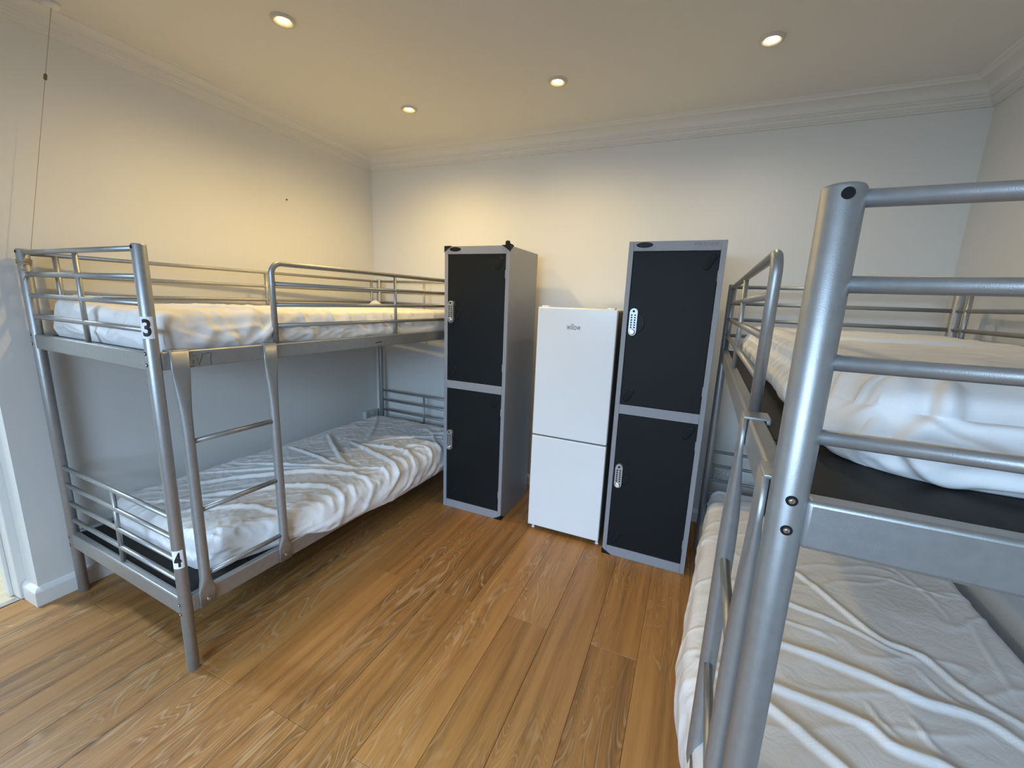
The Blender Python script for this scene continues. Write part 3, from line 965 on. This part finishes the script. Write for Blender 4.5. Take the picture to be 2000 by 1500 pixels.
def capsule_prism(bm, cx, cz, length, wid, ang, y0, y1, n=8, dome=False):
    """capsule outline in the x-z plane, extruded from y0 (back) to y1 (front)"""
    r = wid / 2
    h = length / 2 - r
    pts = []
    for k in range(n + 1):
        a = -PI / 2 + PI * k / n
        pts.append((h + r * math.cos(a), r * math.sin(a)))
    for k in range(n + 1):
        a = PI / 2 + PI * k / n
        pts.append((-h + r * math.cos(a), r * math.sin(a)))
    c, s = math.cos(ang), math.sin(ang)
    ring = lambda y, sc: [Vector((cx + (c * px * (1 - (1 - sc) * r / (length / 2)) - s * py * sc), y, cz + (s * px * (1 - (1 - sc) * r / (length / 2)) + c * py * sc))) for px, py in pts]
    if dome:
        add_loft(bm, [ring(y0, 1.0), ring(y0 + (y1 - y0) * 0.55, 0.85), ring(y0 + (y1 - y0) * 0.9, 0.55), ring(y1, 0.25)])
    else:
        add_loft(bm, [ring(y0, 1.0), ring(y1, 1.0)], smooth=False)

def locker(label, loc, rz, embossed):
    t = thing('locker', label, 'locker', loc, rz)
    bm = bmesh.new()
    add_box(bm, (0, 0.016, 0), (LW, LD, LH), 0.002, 1)
    x0, x1 = 0.0245, LW - 0.0245
    yf, yb = 0.0, 0.017
    add_box(bm, (0, yf, 0), (x0, yb, LH), 0.0015, 1)
    add_box(bm, (x1, yf, 0), (LW, yb, LH), 0.0015, 1)
    add_box(bm, (x0, yf + 0.0002, 0), (x1, yb, DOORS[1][0]), 0.0015, 1)
    add_box(bm, (x0, yf + 0.0002, DOORS[1][1]), (x1, yb, DOORS[0][0]), 0.0015, 1)
    add_box(bm, (x0, yf + 0.0002, DOORS[0][1]), (x1, yb, LH), 0.0015, 1)
    from_bm('carcass', bm, 'locker_grey', t)
    for za, zb in DOORS:
        d = box('door', (x0 + 0.002, 0.0025, za + 0.002), (x1 - 0.002, 0.0155, zb - 0.002), 'locker_door', t, 0.003, 2)
        for vx, vz, ang in ((x1 - 0.042, zb - 0.055, math.radians(58)), (x0 + 0.044, za + 0.058, math.radians(58))):
            bm = bmesh.new()
            capsule_prism(bm, vx, vz, 0.084, 0.034, ang, 0.0026, 0.0006, dome=True)
            v = from_bm('vent', bm, 'locker_door', d)
            for k in (-1, 0, 1):
                bm = bmesh.new()
                nx, nz = -math.sin(ang), math.cos(ang)
                capsule_prism(bm, vx + nx * k * 0.0088, vz + nz * k * 0.0088, 0.060 - 0.012 * abs(k), 0.0040, ang, 0.003, 0.0001 + 0.0004 * abs(k))
                from_bm('vent_slot', bm, 'hole', d)
        # finger recess beside the lock
        zl = zb - 0.36
        bm = bmesh.new()
        N = 14
        ring = []
        for k in range(N + 1):
            a = -PI / 2 + PI * k / N
            ring.append((0.070 + 0.046 * math.cos(a), zl - 0.006 + 0.052 * math.sin(a)))
        add_loft(bm, [[Vector((px, 0.004, pz)) for px, pz in ring], [Vector((px, -0.0012, pz)) for px, pz in ring],
                      [Vector((0.086 + (px - 0.086) * 0.86, -0.0022, zl - 0.006 + (pz - zl + 0.006) * 0.86)) for px, pz in ring]], smooth=False)
        from_bm('finger_recess', bm, 'black', d)
        tube('recess_knob', [(0.094, -0.002, zl + 0.006), (0.094, -0.007, zl + 0.006)], 0.007, 'black', d)
        # keypad lock
        bm = bmesh.new()
        capsule_prism(bm, 0.0575, zl, 0.142, 0.040, PI / 2, 0.003, -0.020, n=10)
        bmesh.ops.bevel(bm, geom=[e for e in bm.edges if all(v.co.y < -0.019 for v in e.verts)], offset=0.004, segments=2, affect='EDGES')
        lk = from_bm('keypad_lock', bm, 'lock_metal', t)
        lk['label'] = 'silver keypad lock'
        bm = bmesh.new()
        for r_ in range(6):
            for cx in (-0.0085, 0.0085):
                c_ = Vector((0.0575 + cx, 0, zl + 0.036 - r_ * 0.0128))
                rings = [[c_ + Vector((0.0043 * sc * math.cos(2 * PI * i / 10), y, 0.0043 * sc * math.sin(2 * PI * i / 10))) for i in range(10)] for y, sc in ((-0.0195, 1.0), (-0.0222, 1.0), (-0.0228, 0.7))]
                add_loft(bm, rings, smooth=False)
        from_bm('lock_buttons', bm, 'black', lk)
        tube('lock_indicator', [(0.0575, -0.0195, zl + 0.056), (0.0575, -0.0215, zl + 0.056)], 0.006, 'hole', lk, 16)
        kn = tube('lock_knob', [(0.0575, -0.019, zl - 0.051), (0.0575, -0.029, zl - 0.051), (0.0575, -0.031, zl - 0.051)], [0.0155, 0.0145, 0.011], 'chrome', lk, 22)
        for cz in (za + 0.12, zb - 0.12):
            box('hinge', (x1 - 0.0035, 0.0005, cz - 0.025), (x1 + 0.001, 0.006, cz + 0.025), 'locker_grey', t, 0.001, 1)
    # oval badge
    bm = bmesh.new()
    N = 28
    add_loft(bm, [[Vector((0.078 + 0.041 * sc * math.cos(2 * PI * k / N), y, 1.7615 + 0.0135 * sc * math.sin(2 * PI * k / N))) for k in range(N)] for y, sc in ((0.001, 1), (-0.0015, 1), (-0.0025, 0.85))])
    bd = from_bm('badge', bm, 'black', t)
    bd['label'] = 'black oval badge'
    if embossed:
        flat_text('lettering', 'PROBE', 0.367, -0.0012, 1.7625, 0.108, 0.0145, 'emboss', t, 0.004)
    # rivets on the side panel
    for yy in (0.156, 0.354):
        tube('rivet', [(LW - 0.001, yy, 1.73), (LW + 0.002, yy, 1.73)], 0.004, 'locker_grey', t, 10)
    return t

def corner_guard(t, sx, sz, top):
    """thin black plastic guard folded round one front corner; triangular flaps"""
    x = LW if sx > 0 else 0.0
    zc = LH if sz > 0 else 0.0
    s, q = sx, sz
    th = 0.0022
    bm = bmesh.new()
    L_ = 0.055
    H_ = 0.036
    zb_ = zc + (th if sz > 0 else 0.0005)
    f = [(x + s * th, zb_), (x - s * L_, zb_), (x - s * L_ * 0.35, zc - q * H_ * 0.55), (x + s * th, zc - q * H_)]
    add_loft(bm, [[Vector((a, -th, b)) for a, b in f], [Vector((a, -0.0001, b)) for a, b in f]], smooth=False)
    g = [(-th, zb_), (L_, zb_), (L_ * 0.35, zc - q * H_ * 0.55), (-th, zc - q * H_)]
    add_loft(bm, [[Vector((x + s * th, a, b)) for a, b in g], [Vector((x + s * 0.0001, a, b)) for a, b in g]], smooth=False)
    if sz > 0:
        h = [(x + s * th, -th), (x - s * L_ * 0.8, -th), (x + s * th, L_ * 0.8)]
        add_loft(bm, [[Vector((a, b, zc + th)) for a, b in h], [Vector((a, b, zc + 0.0001)) for a, b in h]], smooth=False)
    return from_bm('corner_guard', bm, 'black', t)

l1 = locker('grey locker with two charcoal doors, black guards on its top corners', (1.1142, -0.6114, 0), math.radians(-0.8435), False)
corner_guard(l1, -1, 1, True)
corner_guard(l1, 1, 1, True)
corner_guard(l1, 1, -1, False)
# torn piece of guard standing on the roof
bm = bmesh.new()
ring = [(-0.030, 0.0), (0.004, 0.0), (0.028, 0.004), (0.018, 0.012), (0.002, 0.018), (-0.004, 0.034), (-0.020, 0.036), (-0.030, 0.030)]
add_loft(bm, [[Vector((0.428 + a, 0.060, LH + 0.0001 + b)) for a, b in ring], [Vector((0.428 + a, 0.066, LH + 0.0001 + b)) for a, b in ring]], smooth=False)
from_bm('corner_guard', bm, 'black', l1)
l2 = locker('grey locker with two charcoal doors, embossed lettering and no top corner guards', (2.269, -0.6743, 0), math.radians(-0.6776), True)
corner_guard(l2, -1, -1, False)

# ------------------------------------------------------------------ fridge
FW, FH = 0.4646, 1.4288
FS = 0.6437
fr = thing('fridge_freezer', 'white two-door fridge freezer standing between the two grey lockers', 'fridge', (1.7684, -0.6197, 0), math.radians(-0.4787))
box('cabinet', (0.003, 0.052, 0.028), (FW - 0.003, 0.54, FH - 0.012), 'fridge_side', fr, 0.004)
box('top_panel', (0.0025, 0.046, FH - 0.012), (FW - 0.0025, 0.54, FH - 0.001), 'fridge', fr, 0.003)
du_ = box('door', (0, 0, FS + 0.004), (FW, 0.040, FH), 'fridge', fr, 0.006, 3)
dl_ = box('door', (0, 0, 0.0294), (FW, 0.040, FS - 0.004), 'fridge', fr, 0.006, 3)
box('gasket', (0.008, 0.038, FS + 0.012), (FW - 0.008, 0.054, FH - 0.012), 'gasket', du_)
box('gasket', (0.008, 0.038, 0.036), (FW - 0.008, 0.054, FS - 0.012), 'gasket', dl_)
box('grip_recess', (0.004, 0.012, FS - 0.006), (FW - 0.004, 0.05, FS + 0.006), 'gasket', fr)
for xa in (0.018, FW - 0.062):
    box('hinge_cover', (xa, 0.008, FH - 0.0005), (xa + 0.044, 0.07, FH + 0.009), 'fridge', fr, 0.004, 2)
for xa in (0.03, FW - 0.012):
    tube('foot', [(xa, 0.03, 0.0), (xa, 0.03, 0.006), (xa, 0.03, 0.008), (xa, 0.03, 0.034)], [0.012, 0.012, 0.007, 0.007], 'paper', fr)
    tube('foot', [(xa, 0.48, 0.0), (xa, 0.48, 0.03)], 0.012, 'black', fr)
flat_text('lettering', 'willow', 0.222, -0.0006, 1.3235, 0.082, 0.034, 'grey_ink', du_, 0.0)

# ------------------------------------------------------------------ small things
# pull cord from the ceiling to the corner post of the numbered bed
pc = thing('pull_cord', 'thin brown pull cord hanging from the ceiling to a bed post', 'cord', (0.0826, -1.9412, HT))
bm = bmesh.new()
N = 24
add_loft(bm, [[Vector((r * math.cos(2 * PI * i / N), r * math.sin(2 * PI * i / N), z)) for i in range(N)] for r, z in ((0.030, -0.0002), (0.030, -0.010), (0.022, -0.018), (0.004, -0.020))])
from_bm('ceiling_rose', bm, 'trim', pc)
def w2l(p):
    return (p[0] - 0.0826, p[1] + 1.9412, p[2] - HT)
ca, sa = math.cos(BYAW), math.sin(BYAW)
PA = (BX + ca * -W2 - sa * -L2, BY + sa * -W2 + ca * -L2)
start = Vector((0.0826, -1.9412, HT - 0.02))
end = Vector((PA[0] + 0.030, PA[1] + 0.012, 1.565))
tube('cord', [w2l(start.lerp(end, k / 12)) for k in range(13)], 0.0011, 'cord', pc, 8)
mid = start.lerp(end, 0.275)
tube('cord_connector', [w2l(mid + (start - end).normalized() * d) for d in (0.013, 0.009, -0.009, -0.013)], [0.002, 0.0055, 0.0055, 0.002], 'cord_bead', pc, 12)
# loops wound round the post and the bar, with a dangling tangle
pts = []
for k in range(70):
    a = k / 69 * 2 * PI * 3.2
    pts.append(w2l((PA[0] + (PR + 0.0028) * math.cos(a), PA[1] + (PR + 0.0028) * math.sin(a), 1.548 - 0.020 * k / 69 + 0.003 * math.sin(3.1 * a))))
tube('cord_loop', pts, 0.0016, 'cord', pc, 6)
pts = []
for k in range(90):
    a = k / 89
    pts.append(w2l((PA[0] + 0.036 + 0.016 * math.sin(a * 19) * (0.4 + a), PA[1] - 0.012 + 0.014 * math.cos(a * 15), 1.545 - 0.075 * a + 0.010 * math.sin(a * 23))))
tube('cord_tangle', pts, 0.0014, 'cord', pc, 6)
pts = [w2l((PA[0] + 0.040 + 0.004 * math.sin(k), PA[1] - 0.006, 1.475 - 0.010 * k)) for k in range(6)]
tube('cord_tail', pts, 0.0013, 'cord', pc, 6)

def socket(label, loc, rz):
    t = thing('wall_socket', label, 'socket', loc, rz)
    box('backbox', (-0.073, -0.032, -0.043), (0.073, 0.0, 0.043), 'socket', t, 0.003)
    box('faceplate', (-0.0745, -0.040, -0.0445), (0.0745, -0.032, 0.0445), 'socket', t, 0.003)
    for sx in (-1, 1):
        box('switch', (sx * 0.012 - 0.006, -0.0425, 0.014), (sx * 0.012 + 0.006, -0.040, 0.032), 'paper', t, 0.001, 1)
        for px, pz, w, h in ((0.040, 0.012, 0.004, 0.009), (0.029, -0.012, 0.008, 0.004), (0.051, -0.012, 0.008, 0.004)):
            box('pin_hole', (sx * px - w / 2, -0.0402, pz - h / 2), (sx * px + w / 2, -0.0395, pz + h / 2), 'hole', t)
    return t
socket('double wall socket low in the corner behind the mattress of the numbered bed', (0, -0.118, 0.392), PI / 2)
socket('double wall socket on the wall behind the head bars of the bed without number stickers', (2.925, 0, 0.372), 0)
nl = tube('nail', [(-0.002, 0, 0), (0.006, 0, 0), (0.007, 0, 0)], [0.003, 0.003, 0.005], 'hole', None, 10)
nl.location = (0, -0.836, 2.0689)
tag(nl, 'tiny dark nail head alone on the wall above the numbered bed', 'nail')
